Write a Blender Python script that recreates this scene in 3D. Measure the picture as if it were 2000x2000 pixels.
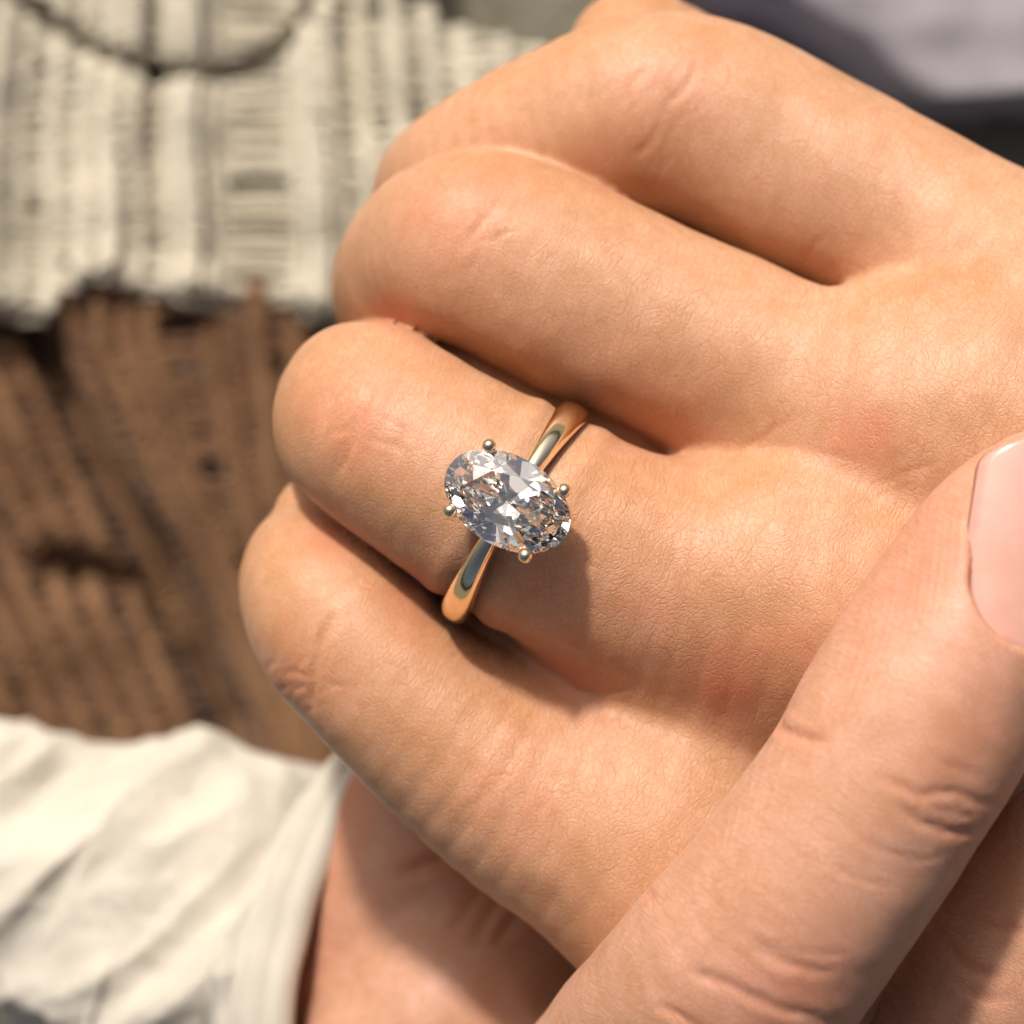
import bpy, bmesh, math, random
import numpy as np
from mathutils import Vector, Matrix

# ---------------------------------------------------------------- scene, camera, light
scene = bpy.context.scene
for o in list(bpy.data.objects):
    bpy.data.objects.remove(o)
MM = 0.001                      # everything is laid out in millimetres, built in metres
CAM_Z = 200.0                   # camera height above the plane of the ring, mm
PXMM = 30.0                     # photograph pixels per mm in that plane

cam_data = bpy.data.cameras.new('camera')
cam = bpy.data.objects.new('camera', cam_data)
scene.collection.objects.link(cam)
cam.location = (0, 0, CAM_Z * MM)
cam_data.sensor_width = 36.0
cam_data.lens = 36.0 * CAM_Z / (2000.0 / PXMM)
cam_data.clip_start = 0.01
cam_data.clip_end = 50.0
cam_data.dof.use_dof = True
cam_data.dof.focus_distance = (CAM_Z - 1.5) * MM
cam_data.dof.aperture_fstop = 25.0
scene.camera = cam

SUN_DIR = Vector((-0.22, 0.70, 0.68)).normalized()       # towards the sun
sun_el = math.asin(SUN_DIR.z)
sun_az = math.atan2(SUN_DIR.x, SUN_DIR.y)
world = bpy.data.worlds.new('World')
scene.world = world
world.use_nodes = True
wn = world.node_tree
wn.nodes.clear()
sky = wn.nodes.new('ShaderNodeTexSky')
sky.sky_type = 'NISHITA'
sky.sun_disc = False
sky.sun_elevation = sun_el
sky.sun_rotation = sun_az
sky.air_density = 0.35
sky.dust_density = 7.0
sky.ozone_density = 0.0
bg = wn.nodes.new('ShaderNodeBackground')
bg.inputs['Strength'].default_value = 0.105
wo = wn.nodes.new('ShaderNodeOutputWorld')
wn.links.new(sky.outputs[0], bg.inputs[0])
wn.links.new(bg.outputs[0], wo.inputs[0])

sun_data = bpy.data.lights.new('sun', 'SUN')
sun_data.energy = 3.9
sun_data.angle = math.radians(4.5)
sun_data.color = (1.0, 0.94, 0.85)
sun = bpy.data.objects.new('sun', sun_data)
scene.collection.objects.link(sun)
sun.rotation_euler = SUN_DIR.to_track_quat('Z', 'Y').to_euler()

vs = scene.view_settings
vs.view_transform = 'Standard'
vs.look = 'None'
vs.exposure = 0.0
vs.gamma = 1.0
vs.use_curve_mapping = False
scene.cycles.max_bounces = 24
scene.cycles.diffuse_bounces = 3
scene.cycles.glossy_bounces = 12
scene.cycles.transmission_bounces = 24
scene.cycles.caustics_refractive = True
scene.cycles.caustics_reflective = False
scene.cycles.sample_clamp_indirect = 6.0
scene.cycles.blur_glossy = 0.2
scene.cycles.use_adaptive_sampling = True
scene.cycles.adaptive_threshold = 0.02
scene.cycles.use_denoising = True


# ---------------------------------------------------------------- helpers
rng = np.random.default_rng(7)
random.seed(7)
COL = scene.collection


def P(px, py, z):
    """photograph pixel at height z (mm) -> point in mm"""
    k = (CAM_Z - z) / CAM_Z / PXMM
    return np.array([(px - 1000.0) * k, (1000.0 - py) * k, z])


def tag(o, label=None, cat=None, group=None, kind=None):
    if label: o['label'] = label
    if cat: o['category'] = cat
    if group: o['group'] = group
    if kind: o['kind'] = kind
    return o


def empty(name, loc_mm):
    o = bpy.data.objects.new(name, None)
    COL.objects.link(o)
    o.location = Vector(loc_mm) * MM
    o.empty_display_size = 0.01
    return o


def link(name, mesh, mat, parent=None):
    o = bpy.data.objects.new(name, mesh)
    COL.objects.link(o)
    if mat is not None:
        mesh.materials.append(mat)
    if parent is not None:
        o.parent = parent
        o.matrix_parent_inverse = Matrix.Translation(-parent.location)
    return o


def mesh_np(name, verts_mm, quads, smooth=True):
    verts_mm = np.asarray(verts_mm, np.float32) * MM
    quads = np.asarray(quads, np.int32)
    n = quads.shape[1]
    me = bpy.data.meshes.new(name)
    me.vertices.add(len(verts_mm))
    me.vertices.foreach_set('co', verts_mm.ravel())
    me.loops.add(quads.size)
    me.loops.foreach_set('vertex_index', quads.ravel())
    me.polygons.add(len(quads))
    me.polygons.foreach_set('loop_start', np.arange(0, quads.size, n, dtype=np.int32))
    me.update(calc_edges=True)
    if smooth:
        me.polygons.foreach_set('use_smooth', np.ones(len(quads), bool))
    me.validate()
    return me


def grid_quads(nu, nv, wrap_v=False):
    idx = np.arange(nu * nv).reshape(nu, nv)
    if wrap_v:
        idx = np.concatenate([idx, idx[:, :1]], 1)
    return np.stack([idx[:-1, :-1], idx[1:, :-1], idx[1:, 1:], idx[:-1, 1:]], -1).reshape(-1, 4)


def catmull(pts, n):
    """resample control rows (any width) with a Catmull-Rom spline, n samples per span"""
    p = np.asarray(pts, float)
    p = np.vstack([2 * p[0] - p[1], p, 2 * p[-1] - p[-2]])
    out = []
    for i in range(1, len(p) - 2):
        for t in np.linspace(0, 1, n, endpoint=False):
            a, b, c, d = p[i - 1], p[i], p[i + 1], p[i + 2]
            out.append(0.5 * ((2 * b) + (-a + c) * t + (2 * a - 5 * b + 4 * c - d) * t * t + (-a + 3 * b - 3 * c + d) * t ** 3))
    out.append(p[-2])
    return np.array(out)


_lat = rng.random((32, 32, 32)).astype(np.float32)


def noise3(p):
    """smooth value noise, period 32, -1..1"""
    p = np.asarray(p, np.float32)
    i = np.floor(p).astype(np.int32)
    f = p - i
    f = f * f * (3 - 2 * f)
    r = 0
    for dx in (0, 1):
        for dy in (0, 1):
            for dz in (0, 1):
                w = (f[:, 0] if dx else 1 - f[:, 0]) * (f[:, 1] if dy else 1 - f[:, 1]) * (f[:, 2] if dz else 1 - f[:, 2])
                r = r + w * _lat[(i[:, 0] + dx) & 31, (i[:, 1] + dy) & 31, (i[:, 2] + dz) & 31]
    return r * 2 - 1


def sstep(a, b, x):
    t = np.clip((x - a) / (b - a), 0, 1)
    return t * t * (3 - 2 * t)


# ---------------------------------------------------------------- distance-field modelling of the hands
FAR = 50.0


def smin(a, b, k):
    h = np.maximum(k - np.abs(a - b), 0) / k
    return np.minimum(a, b) - h * h * k * 0.25


class Chain:
    """a tapering limb: control rows are (px, py, z, radius mm)"""
    cull = None                                      # (centre, radius) of the block of points being evaluated

    def __init__(self, rows, n=4):
        c = np.array([[*P(r[0], r[1], r[2]), r[3]] for r in rows])
        self.setup(catmull(c, n))

    def setup(self, s):
        self.p, self.r = s[:, :3].astype(np.float32), s[:, 3].astype(np.float32)
        self.mid = 0.5 * (self.p[1:] + self.p[:-1])
        self.reach = 0.5 * np.linalg.norm(self.p[1:] - self.p[:-1], axis=1) + np.maximum(self.r[1:], self.r[:-1]) + 9.0

    def __call__(self, x):
        c, R = Chain.cull
        best = np.full(len(x), FAR, np.float32)
        for i in np.nonzero(np.linalg.norm(self.mid - c, axis=1) < self.reach + R)[0]:
            a, ab = self.p[i], self.p[i + 1] - self.p[i]
            v = x - a
            t = np.clip((v @ ab) / float(ab @ ab), 0, 1)
            v -= t[:, None] * ab
            d = np.sqrt(np.einsum('ij,ij->i', v, v)) - (self.r[i] + (self.r[i + 1] - self.r[i]) * t)
            np.minimum(best, d, out=best)
        return best


def blocked(f, q, size=6.0):
    """evaluate a distance field block by block so that only nearby limbs are looked at"""
    q = np.asarray(q, np.float32)
    k = np.floor(q / size).astype(np.int64) + 512
    key = (k[:, 0] << 40) | (k[:, 1] << 20) | k[:, 2]
    order = np.argsort(key, kind='stable')
    cuts = np.nonzero(np.diff(key[order]))[0] + 1
    out = np.empty(len(q), np.float32)
    for idx in np.split(order, cuts):
        x = q[idx]
        lo, hi = x.min(0), x.max(0)
        Chain.cull = (0.5 * (lo + hi), 0.5 * float(np.linalg.norm(hi - lo)))
        out[idx] = f(x)
    return out


def surface_nets(f, lo, hi, h):
    lo = np.array(lo, float)
    n = np.ceil((np.array(hi) - lo) / h).astype(int) + 1
    ax = [lo[i] + h * np.arange(n[i]) for i in range(3)]
    vals = np.empty(n, np.float32)

    def fill(i, j, k, B):
        xs, ys, zs = ax[0][i:i + B], ax[1][j:j + B], ax[2][k:k + B]
        if not (len(xs) and len(ys) and len(zs)):
            return
        cen = np.array([[0.5 * (xs[0] + xs[-1]), 0.5 * (ys[0] + ys[-1]), 0.5 * (zs[0] + zs[-1])]], np.float32)
        R = 0.5 * math.sqrt((xs[-1] - xs[0]) ** 2 + (ys[-1] - ys[0]) ** 2 + (zs[-1] - zs[0]) ** 2)
        Chain.cull = (cen[0], R)
        d0 = float(f(cen)[0])
        if abs(d0) > R + 2.5 * h:
            vals[i:i + B, j:j + B, k:k + B] = d0
        elif B > 8:
            for di in (0, B // 2):
                for dj in (0, B // 2):
                    for dk in (0, B // 2):
                        fill(i + di, j + dj, k + dk, B // 2)
        else:
            q = np.stack(np.meshgrid(xs, ys, zs, indexing='ij'), -1).reshape(-1, 3).astype(np.float32)
            vals[i:i + B, j:j + B, k:k + B] = f(q).reshape(len(xs), len(ys), len(zs))

    for i in range(0, n[0], 32):
        for j in range(0, n[1], 32):
            for k in range(0, n[2], 32):
                fill(i, j, k, 32)
    s = vals < 0
    c = n - 1
    corner = lambda i, j, k: (slice(i, i + c[0]), slice(j, j + c[1]), slice(k, k + c[2]))
    acc = np.zeros((*c, 3), np.float32)
    cnt = np.zeros(c, np.float32)
    cs = [(i, j, k) for i in (0, 1) for j in (0, 1) for k in (0, 1)]
    for a in cs:
        for d in range(3):
            if a[d] == 0:
                b = list(a); b[d] = 1
                va, vb = vals[corner(*a)], vals[corner(*b)]
                m = (va < 0) != (vb < 0)
                t = np.where(m, va / np.where(m, va - vb, 1), 0)
                for e in range(3):
                    acc[..., e] += np.where(m, a[e] + (t if e == d else 0), 0)
                cnt += m
    act = cnt > 0
    vid = np.full(c, -1, np.int64)
    vid[act] = np.arange(act.sum())
    ijk = np.argwhere(act)
    verts = lo + h * (ijk + acc[act] / cnt[act][:, None])
    quads = []
    for d in range(3):
        u, v = (d + 1) % 3, (d + 2) % 3
        sl0 = [slice(None)] * 3; sl1 = [slice(None)] * 3
        sl0[d] = slice(0, -1); sl1[d] = slice(1, None)
        e = np.argwhere(s[tuple(sl0)] != s[tuple(sl1)])
        e = e[(e[:, u] > 0) & (e[:, v] > 0) & (e[:, u] < c[u]) & (e[:, v] < c[v])]
        inside_first = s[tuple(e.T)]
        def cell(du, dv):
            w = e.copy(); w[:, u] -= du; w[:, v] -= dv
            return vid[tuple(w.T)]
        q = np.stack([cell(1, 1), cell(0, 1), cell(0, 0), cell(1, 0)], 1)
        q[~inside_first] = q[~inside_first][:, ::-1]
        quads.append(q)
    return verts, np.concatenate(quads)


def mesh_normals(v, qd):
    """area-weighted vertex normals of a quad mesh"""
    fn = np.cross(v[qd[:, 2]] - v[qd[:, 0]], v[qd[:, 3]] - v[qd[:, 1]])
    n = np.zeros((len(v), 3))
    for e in range(3):
        n[:, e] = np.bincount(qd.ravel(), np.repeat(fn[:, e], 4), len(v))
    return (n / (np.linalg.norm(n, axis=1, keepdims=True) + 1e-12)).astype(np.float32)


def subdivided(v, qd, levels):
    """Catmull-Clark subdivision of a closed quad mesh"""
    v = np.asarray(v, np.float64)
    for _ in range(levels):
        nv, nf = len(v), len(qd)
        fp = v[qd].mean(1)
        e = np.stack([qd, np.roll(qd, -1, 1)], -1).reshape(-1, 2)
        e.sort(1)
        key, first, inv, cnt = np.unique(e[:, 0].astype(np.int64) * nv + e[:, 1], return_index=True, return_inverse=True, return_counts=True)
        ne = len(key)
        ed = e[first]
        mid = v[ed].mean(1)
        fsum = np.stack([np.bincount(inv, np.repeat(fp[:, c], 4), ne) for c in range(3)], 1)
        ep = np.where((cnt == 2)[:, None], 0.5 * mid + 0.5 * fsum / cnt[:, None], mid)
        val = np.maximum(np.bincount(qd.ravel(), minlength=nv), 1)
        F = np.stack([np.bincount(qd.ravel(), np.repeat(fp[:, c], 4), nv) for c in range(3)], 1) / val[:, None]
        ec = np.maximum(np.bincount(ed.ravel(), minlength=nv), 1)
        Rm = np.stack([np.bincount(ed.ravel(), np.repeat(mid[:, c], 2), nv) for c in range(3)], 1) / ec[:, None]
        n_ = val[:, None].astype(float)
        vp = (F + 2 * Rm + (n_ - 3) * v) / n_
        inv = inv.reshape(nf, 4)
        fi = nv + ne + np.arange(nf)
        ei = nv + inv
        q = [np.stack([qd[:, c], ei[:, c], fi, ei[:, (c + 3) % 4]], 1) for c in range(4)]
        v, qd = np.vstack([vp, ep, fp]), np.concatenate(q)
    return v.astype(np.float32), qd.astype(np.int32)


def poly_dist(q, line):
    """distance in the xy plane from points to a polyline (mm), and position along it 0..1"""
    best = np.full(len(q), 1e3, np.float32)
    pos = np.zeros(len(q), np.float32)
    n = len(line) - 1
    for i in range(n):
        a, b = line[i, :2], line[i + 1, :2]
        ab = b - a
        v = q[:, :2] - a
        t = np.clip((v @ ab) / (ab @ ab + 1e-9), 0, 1)
        d = np.linalg.norm(v - t[:, None] * ab, axis=1)
        m = d < best
        best[m] = d[m]
        pos[m] = (i + t[m]) / n
    return best, pos


def carve(v, nrm, strokes, zhint):
    """press skin creases (px polyline, depth, width) into the dorsal surface"""
    disp = np.zeros(len(v), np.float32)
    red = np.zeros(len(v), np.float32)
    for line, depth, width in strokes:
        L = catmull([P(x, y, zhint) for x, y in line], 6)
        lo, hi = L.min(0)[:2] - 4 * width, L.max(0)[:2] + 4 * width
        sel = ((v[:, 0] > lo[0]) & (v[:, 0] < hi[0]) & (v[:, 1] > lo[1]) & (v[:, 1] < hi[1]) & (nrm[:, 2] > 0.05)).nonzero()[0]
        if len(sel) == 0:
            continue
        q = v[sel]
        w = q[:, :3] + 0.12 * np.stack([noise3(q * 1.3), noise3(q * 1.3 + 9.1), 0 * q[:, 0]], 1)
        d, t = poly_dist(w, L)
        fade = np.clip(np.minimum(t, 1 - t) * 4.5, 0, 1) ** 0.7
        g = np.exp(-(d / width) ** 2)
        lip = np.exp(-((d - 2.1 * width) / (1.3 * width)) ** 2)
        disp[sel] += (-depth * g + 0.16 * depth * lip) * fade
        red[sel] = np.maximum(red[sel], np.exp(-(d / (2.2 * width)) ** 2) * fade * min(1, depth / 0.13))
    return disp, red

# ---------------------------------------------------------------- materials


class NT:
    def __init__(self, name):
        self.m = bpy.data.materials.new(name)
        self.m.use_nodes = True
        self.t = self.m.node_tree
        self.t.nodes.clear()
        self.out = self.t.nodes.new('ShaderNodeOutputMaterial')

    def n(self, kind, **kw):
        nd = self.t.nodes.new('ShaderNode' + kind)
        for k, v in kw.items():
            if k.startswith('in_'):
                nd.inputs[k[3:].replace('_', ' ')].default_value = v
            else:
                setattr(nd, k, v)
        return nd

    def l(self, a, b):
        self.t.links.new(a, b)

    def math(self, op, a, b=None, c=None):
        nd = self.n('Math', operation=op)
        for i, x in enumerate((a, b, c)):
            if x is None: continue
            if isinstance(x, (int, float)): nd.inputs[i].default_value = x
            else: self.l(x, nd.inputs[i])
        return nd.outputs[0]

    def mix(self, fac, a, b, mode='MIX'):
        nd = self.n('Mix', data_type='RGBA', blend_type=mode)
        for i, x in ((0, fac), (6, a), (7, b)):
            if isinstance(x, (int, float)): nd.inputs[i].default_value = x
            elif isinstance(x, tuple): nd.inputs[i].default_value = (*x[:3], 1)
            else: self.l(x, nd.inputs[i])
        return nd.outputs[2]

    def ramp(self, x, a, b):
        nd = self.n('MapRange', interpolation_type='SMOOTHSTEP')
        nd.inputs[1].default_value = a
        nd.inputs[2].default_value = b
        self.l(x, nd.inputs[0])
        return nd.outputs[0]

    def coords(self, scale=(1, 1, 1), rot=0.0, source='Object'):
        tc = self.n('TexCoord')
        mp = self.n('Mapping', vector_type='POINT')
        mp.inputs['Rotation'].default_value = (0, 0, rot)
        self.l(tc.outputs[source], mp.inputs['Vector'])
        sc = self.n('VectorMath', operation='MULTIPLY')
        sc.inputs[1].default_value = tuple(1000.0 * s for s in scale)
        self.l(mp.outputs[0], sc.inputs[0])
        return sc.outputs[0]

    def warp(self, vec, scale, amount):
        nz = self.n('TexNoise', in_Scale=scale, in_Detail=2.0)
        self.l(vec, nz.inputs['Vector'])
        sub = self.n('VectorMath', operation='SUBTRACT')
        self.l(nz.outputs['Color'], sub.inputs[0])
        sub.inputs[1].default_value = (0.5, 0.5, 0.5)
        sc = self.n('VectorMath', operation='SCALE')
        self.l(sub.outputs[0], sc.inputs[0])
        sc.inputs['Scale'].default_value = amount
        ad = self.n('VectorMath', operation='ADD')
        self.l(vec, ad.inputs[0])
        self.l(sc.outputs[0], ad.inputs[1])
        return ad.outputs[0]

    def vor(self, vec, scale, feature='DISTANCE_TO_EDGE', out='Distance', rnd=1.0):
        v = self.n('TexVoronoi', feature=feature, in_Scale=scale, in_Randomness=rnd)
        self.l(vec, v.inputs['Vector'])
        return v.outputs[out]

    def noise(self, vec, scale, detail=3.0, rough=0.55):
        v = self.n('TexNoise', in_Scale=scale, in_Detail=detail, in_Roughness=rough)
        self.l(vec, v.inputs['Vector'])
        return v.outputs['Fac']


def skin_material(name, angle, strength=1.0, ridge_angle=0.0, ridged=False, tones=((0.458, 0.238, 0.116), (0.565, 0.318, 0.192))):
    """angle: world angle of the finger axis; wrinkles run across it"""
    N = NT(name)
    sk = N.n('Attribute', attribute_name='grain').outputs['Vector']      # skin coordinates in mm, x along the finger
    def stretch(x, y):
        st = N.n('VectorMath', operation='MULTIPLY'); st.inputs[1].default_value = (x, y, 0)
        N.l(sk, st.inputs[0])
        return st.outputs[0]

    def vor2(vec, scale, rnd=1.0):
        v = N.n('TexVoronoi', feature='DISTANCE_TO_EDGE', voronoi_dimensions='2D', in_Scale=scale, in_Randomness=rnd)
        N.l(vec, v.inputs['Vector'])
        return v.outputs['Distance']

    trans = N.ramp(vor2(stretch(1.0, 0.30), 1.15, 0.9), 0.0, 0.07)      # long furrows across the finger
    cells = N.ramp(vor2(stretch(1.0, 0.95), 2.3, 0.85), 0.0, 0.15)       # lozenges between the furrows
    gn = N.n('TexNoise', noise_dimensions='2D', in_Scale=7.0, in_Detail=2.0, in_Roughness=0.7)
    N.l(stretch(1.0, 0.75), gn.inputs['Vector'])
    grain = gn.outputs['Fac']
    attr = N.n('Attribute', attribute_name='tint')
    sep = N.n('SeparateColor')
    N.l(attr.outputs['Color'], sep.inputs[0])
    red, ridge, det = sep.outputs[0], sep.outputs[1], sep.outputs[2]
    h = N.math('ADD', N.math('MULTIPLY', trans, 0.20), N.math('MULTIPLY', cells, 0.21))
    h = N.math('MULTIPLY', h, det)
    h = N.math('ADD', h, N.math('MULTIPLY', grain, 0.8))
    if ridged:                                                      # friction ridges on the finger pad
        rp = N.coords((1, 1, 1), -ridge_angle)
        wv = N.n('TexWave', wave_type='BANDS', bands_direction='Y', wave_profile='SIN', in_Scale=0.62, in_Distortion=0.0)
        wp = N.n('VectorMath', operation='ADD')
        N.l(rp, wp.inputs[0])
        N.l(N.n('Attribute', attribute_name='bend').outputs['Vector'], wp.inputs[1])
        N.l(wp.outputs[0], wv.inputs['Vector'])
        h = N.math('ADD', h, N.math('MULTIPLY', N.math('MULTIPLY', wv.outputs['Fac'], ridge), 0.34))
    bp = N.n('Bump', in_Strength=1.0, in_Distance=0.00005 * strength)
    N.l(h, bp.inputs['Height'])
    # colour: warm skin, pinker over joints, yellower where stretched
    mott = N.n('Attribute', attribute_name='mottle').outputs['Fac']
    c = N.mix(mott, *tones)
    c = N.mix(N.math('MULTIPLY', N.math('SUBTRACT', 1.0, N.math('MINIMUM', trans, cells)), 0.42), c, (0.46, 0.195, 0.085))  # shade of the furrows painted into the skin colour as darker orange
    c = N.mix(N.math('MULTIPLY', N.ramp(grain, 0.46, 0.72), 0.30), c, (0.66, 0.42, 0.30))      # paler, pinker tint on the peaks of the grain
    c = N.mix(red, c, (0.560, 0.190, 0.110))
    rg = N.math('ADD', 0.34, N.math('MULTIPLY', grain, 0.2))
    bs = N.n('BsdfPrincipled')
    N.l(c, bs.inputs['Base Color'])
    N.l(rg, bs.inputs['Roughness'])
    bs.inputs['IOR'].default_value = 1.42
    bs.inputs['Subsurface Weight'].default_value = 0.5
    bs.inputs['Subsurface Radius'].default_value = (1.0, 0.36, 0.20)
    bs.inputs['Subsurface Scale'].default_value = 0.0011
    N.l(bp.outputs[0], bs.inputs['Normal'])
    N.l(bs.outputs[0], N.out.inputs[0])
    return N.m


def simple_material(name, color, rough=0.5, metallic=0.0, bump=None, var=None, **kw):
    N = NT(name)
    bs = N.n('BsdfPrincipled', in_Roughness=rough, in_Metallic=metallic)
    bs.inputs['Base Color'].default_value = (*color, 1)
    for k, v in kw.items():
        bs.inputs[k].default_value = v
    if var or bump:
        p = N.coords()
    if var:
        scale, other = var
        c = N.mix(N.ramp(N.noise(p, scale, 4.0), 0.3, 0.7), color, other)
        N.l(c, bs.inputs['Base Color'])
    if bump:
        scale, dist = bump
        b = N.n('Bump', in_Strength=1.0, in_Distance=dist)
        N.l(N.noise(p, scale, 4.0, 0.6), b.inputs['Height'])
        N.l(b.outputs[0], bs.inputs['Normal'])
    N.l(bs.outputs[0], N.out.inputs[0])
    return N.m


def cloth_material(name, ca, cb, weave=2.2, dist=0.00012, sheen=0.15):
    N = NT(name)
    p = N.coords()
    c = N.mix(N.ramp(N.noise(p, 0.12, 4.0, 0.6), 0.3, 0.7), ca, cb)
    bs = N.n('BsdfPrincipled', in_Roughness=0.85)
    bs.inputs['Sheen Weight'].default_value = sheen
    bs.inputs['Specular IOR Level'].default_value = 0.2
    N.l(c, bs.inputs['Base Color'])
    w1 = N.n('TexWave', wave_type='BANDS', bands_direction='X', in_Scale=weave * 0.5, in_Distortion=1.2)
    w2 = N.n('TexWave', wave_type='BANDS', bands_direction='Y', in_Scale=weave * 0.5, in_Distortion=1.2)
    N.l(p, w1.inputs['Vector']); N.l(p, w2.inputs['Vector'])
    h = N.math('ADD', N.math('MAXIMUM', w1.outputs['Fac'], w2.outputs['Fac']), N.noise(p, 0.8, 4.0))
    b = N.n('Bump', in_Strength=1.0, in_Distance=dist)
    N.l(h, b.inputs['Height'])
    N.l(b.outputs[0], bs.inputs['Normal'])
    N.l(bs.outputs[0], N.out.inputs[0])
    return N.m


FINGER_ANGLE = math.radians(-31)           # hand with the ring: fingers run up-left in the photograph
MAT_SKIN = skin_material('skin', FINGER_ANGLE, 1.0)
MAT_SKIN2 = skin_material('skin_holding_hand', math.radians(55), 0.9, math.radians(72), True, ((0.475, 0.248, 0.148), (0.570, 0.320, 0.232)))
MAT_NAIL = simple_material('nail', (0.56, 0.305, 0.235), 0.13, var=(0.25, (0.62, 0.36, 0.31)), bump=(0.5, 0.00003),
                           **{'Subsurface Weight': 0.4, 'Subsurface Scale': 0.0008, 'Coat Weight': 0.4, 'Coat Roughness': 0.12})
MAT_NAIL_TIP = simple_material('nail_free_edge', (0.80, 0.66, 0.55), 0.3, **{'Subsurface Weight': 0.4, 'Subsurface Scale': 0.0008})
MAT_GOLD = simple_material('gold', (1.0, 0.86, 0.59), 0.11, 1.0, bump=(1.4, 0.000006))
MAT_CREAM = cloth_material('cream_yarn', (0.55, 0.49, 0.37), (0.64, 0.58, 0.455), 1.4, 0.0002)
MAT_CREAM_RIB = cloth_material('cream_rib_yarn', (0.66, 0.60, 0.47), (0.74, 0.68, 0.55), 1.4, 0.0002)
MAT_BROWN_RIB = cloth_material('golden_brown_rib_yarn', (0.195, 0.094, 0.040), (0.27, 0.142, 0.064), 1.4, 0.0002)
MAT_BROWN = cloth_material('brown_yarn', (0.140, 0.063, 0.027), (0.20, 0.100, 0.046), 1.4, 0.0002)
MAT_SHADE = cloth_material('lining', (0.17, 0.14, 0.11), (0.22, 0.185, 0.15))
MAT_WHITE = cloth_material('white_cotton', (0.58, 0.54, 0.455), (0.65, 0.605, 0.52), 2.6, 0.0001)
MAT_LAV = cloth_material('lavender_cloth', (0.30, 0.275, 0.30), (0.36, 0.33, 0.365), 2.0, 0.0001)
MAT_GROUND = simple_material('stone_ground', (0.12, 0.108, 0.072), 0.9, var=(0.03, (0.22, 0.20, 0.15)), bump=(0.15, 0.002))

d = NT('diamond')
gl = d.n('BsdfGlass', in_IOR=2.417, in_Roughness=0.0)
gl.inputs['Color'].default_value = (0.985, 0.985, 0.975, 1)
d.l(gl.outputs[0], d.out.inputs[0])
MAT_DIAMOND = d.m

# ---------------------------------------------------------------- the ground under everything
GZ = -128.0
me = mesh_np('ground', [(-3000, -3000, GZ), (3000, -3000, GZ), (3000, 3000, GZ), (-3000, 3000, GZ)], [(0, 1, 2, 3)], False)
tag(link('ground', me, MAT_GROUND), 'blurred olive grey stone ground far below the hands', 'ground', kind='structure')

# ---------------------------------------------------------------- the hand that wears the ring
RING_C = (1006, 1002, -7.3)     # px, px, height of the ring finger's axis under the ring

index_f = Chain([(2120, 690, -10, 8.2), (1938, 537, -12.5, 7.15), (1764, 425, -14.2, 6.75), (1555, 322, -15.5, 7.2), (1395, 246, -16.2, 7.3), (1270, 226, -16.5, 7.2),
                 (1130, 262, -18, 6.8), (1010, 310, -20, 6.4), (925, 358, -23, 6.1), (875, 385, -28, 5.6), (860, 396, -33, 4.8)])
middle_f = Chain([(2060, 900, -9, 10), (1820, 800, -8.7, 9.0), (1590, 760, -10.2, 7.0), (1393, 686, -11.2, 7.05), (1130, 570, -11.6, 7.25), (1010, 512, -11.8, 7.1),
                  (935, 486, -12.6, 6.95), (868, 500, -16.5, 6.6), (822, 550, -22, 6.3), (820, 590, -30, 6.1), (900, 610, -38, 5.6)])
ring_f = Chain([(1820, 1290, -8.5, 10), (1580, 1175, -8, 9.4), (1330, 1132, -8, 8.2), (1170, 1083, -7.6, 7.8), (1008, 998, -7.3, 7.4), (858, 911, -7.4, 7.0),
                (770, 856, -8.2, 6.85), (728, 824, -10.5, 6.8), (720, 818, -16, 6.65), (732, 826, -24, 6.2), (790, 860, -32, 5.8), (900, 900, -38, 5.4)])
little_f = Chain([(1480, 1850, -13, 9), (1240, 1650, -11.5, 8.7), (1060, 1560, -11, 7.5), (878, 1438, -10.8, 6.5), (740, 1306, -11, 6.1), (668, 1220, -12, 6.2),
                  (638, 1156, -14.5, 6.2), (636, 1128, -20, 5.8), (655, 1130, -27, 5.4), (740, 1160, -34, 5.0)])
thumb = Chain([(1213, 88, -27, 3.6), (1260, 130, -28, 5.4), (1420, 300, -31, 7.6), (1620, 560, -33, 8.5), (1900, 900, -34, 11), (2250, 1200, -30, 13)])
meta = [
    Chain([(2080, 660, -11, 8.0), (2250, 800, -12, 10), (2700, 1000, -16, 13)]),
    Chain([(1930, 840, -9.3, 9.2), (2150, 980, -11, 11), (2700, 1250, -16, 14)]),
    Chain([(1680, 1220, -9.3, 9.2), (2000, 1400, -12, 11), (2650, 1500, -16, 14)]),
    Chain([(1360, 1700, -12.8, 8.6), (1600, 1780, -15, 11), (2550, 1750, -18, 13)]),
]
palm_core = Chain([(1560, 1250, -23, 9), (1900, 1250, -26, 14), (2500, 1350, -26, 15)])
webs = [Chain([(1720, 550, -22, 3.2), (1860, 600, -16, 4.4), (1990, 690, -12, 6.5)]),
        Chain([(1310, 870, -20, 3.2), (1450, 935, -14.5, 4.4), (1640, 985, -10.3, 7.0)]),
        Chain([(800, 1150, -20, 3.6), (1000, 1290, -17, 4.3), (1180, 1385, -13.0, 5.0), (1330, 1450, -12.5, 7.0)])]
FINGERS = [index_f, middle_f, ring_f, little_f]
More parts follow.
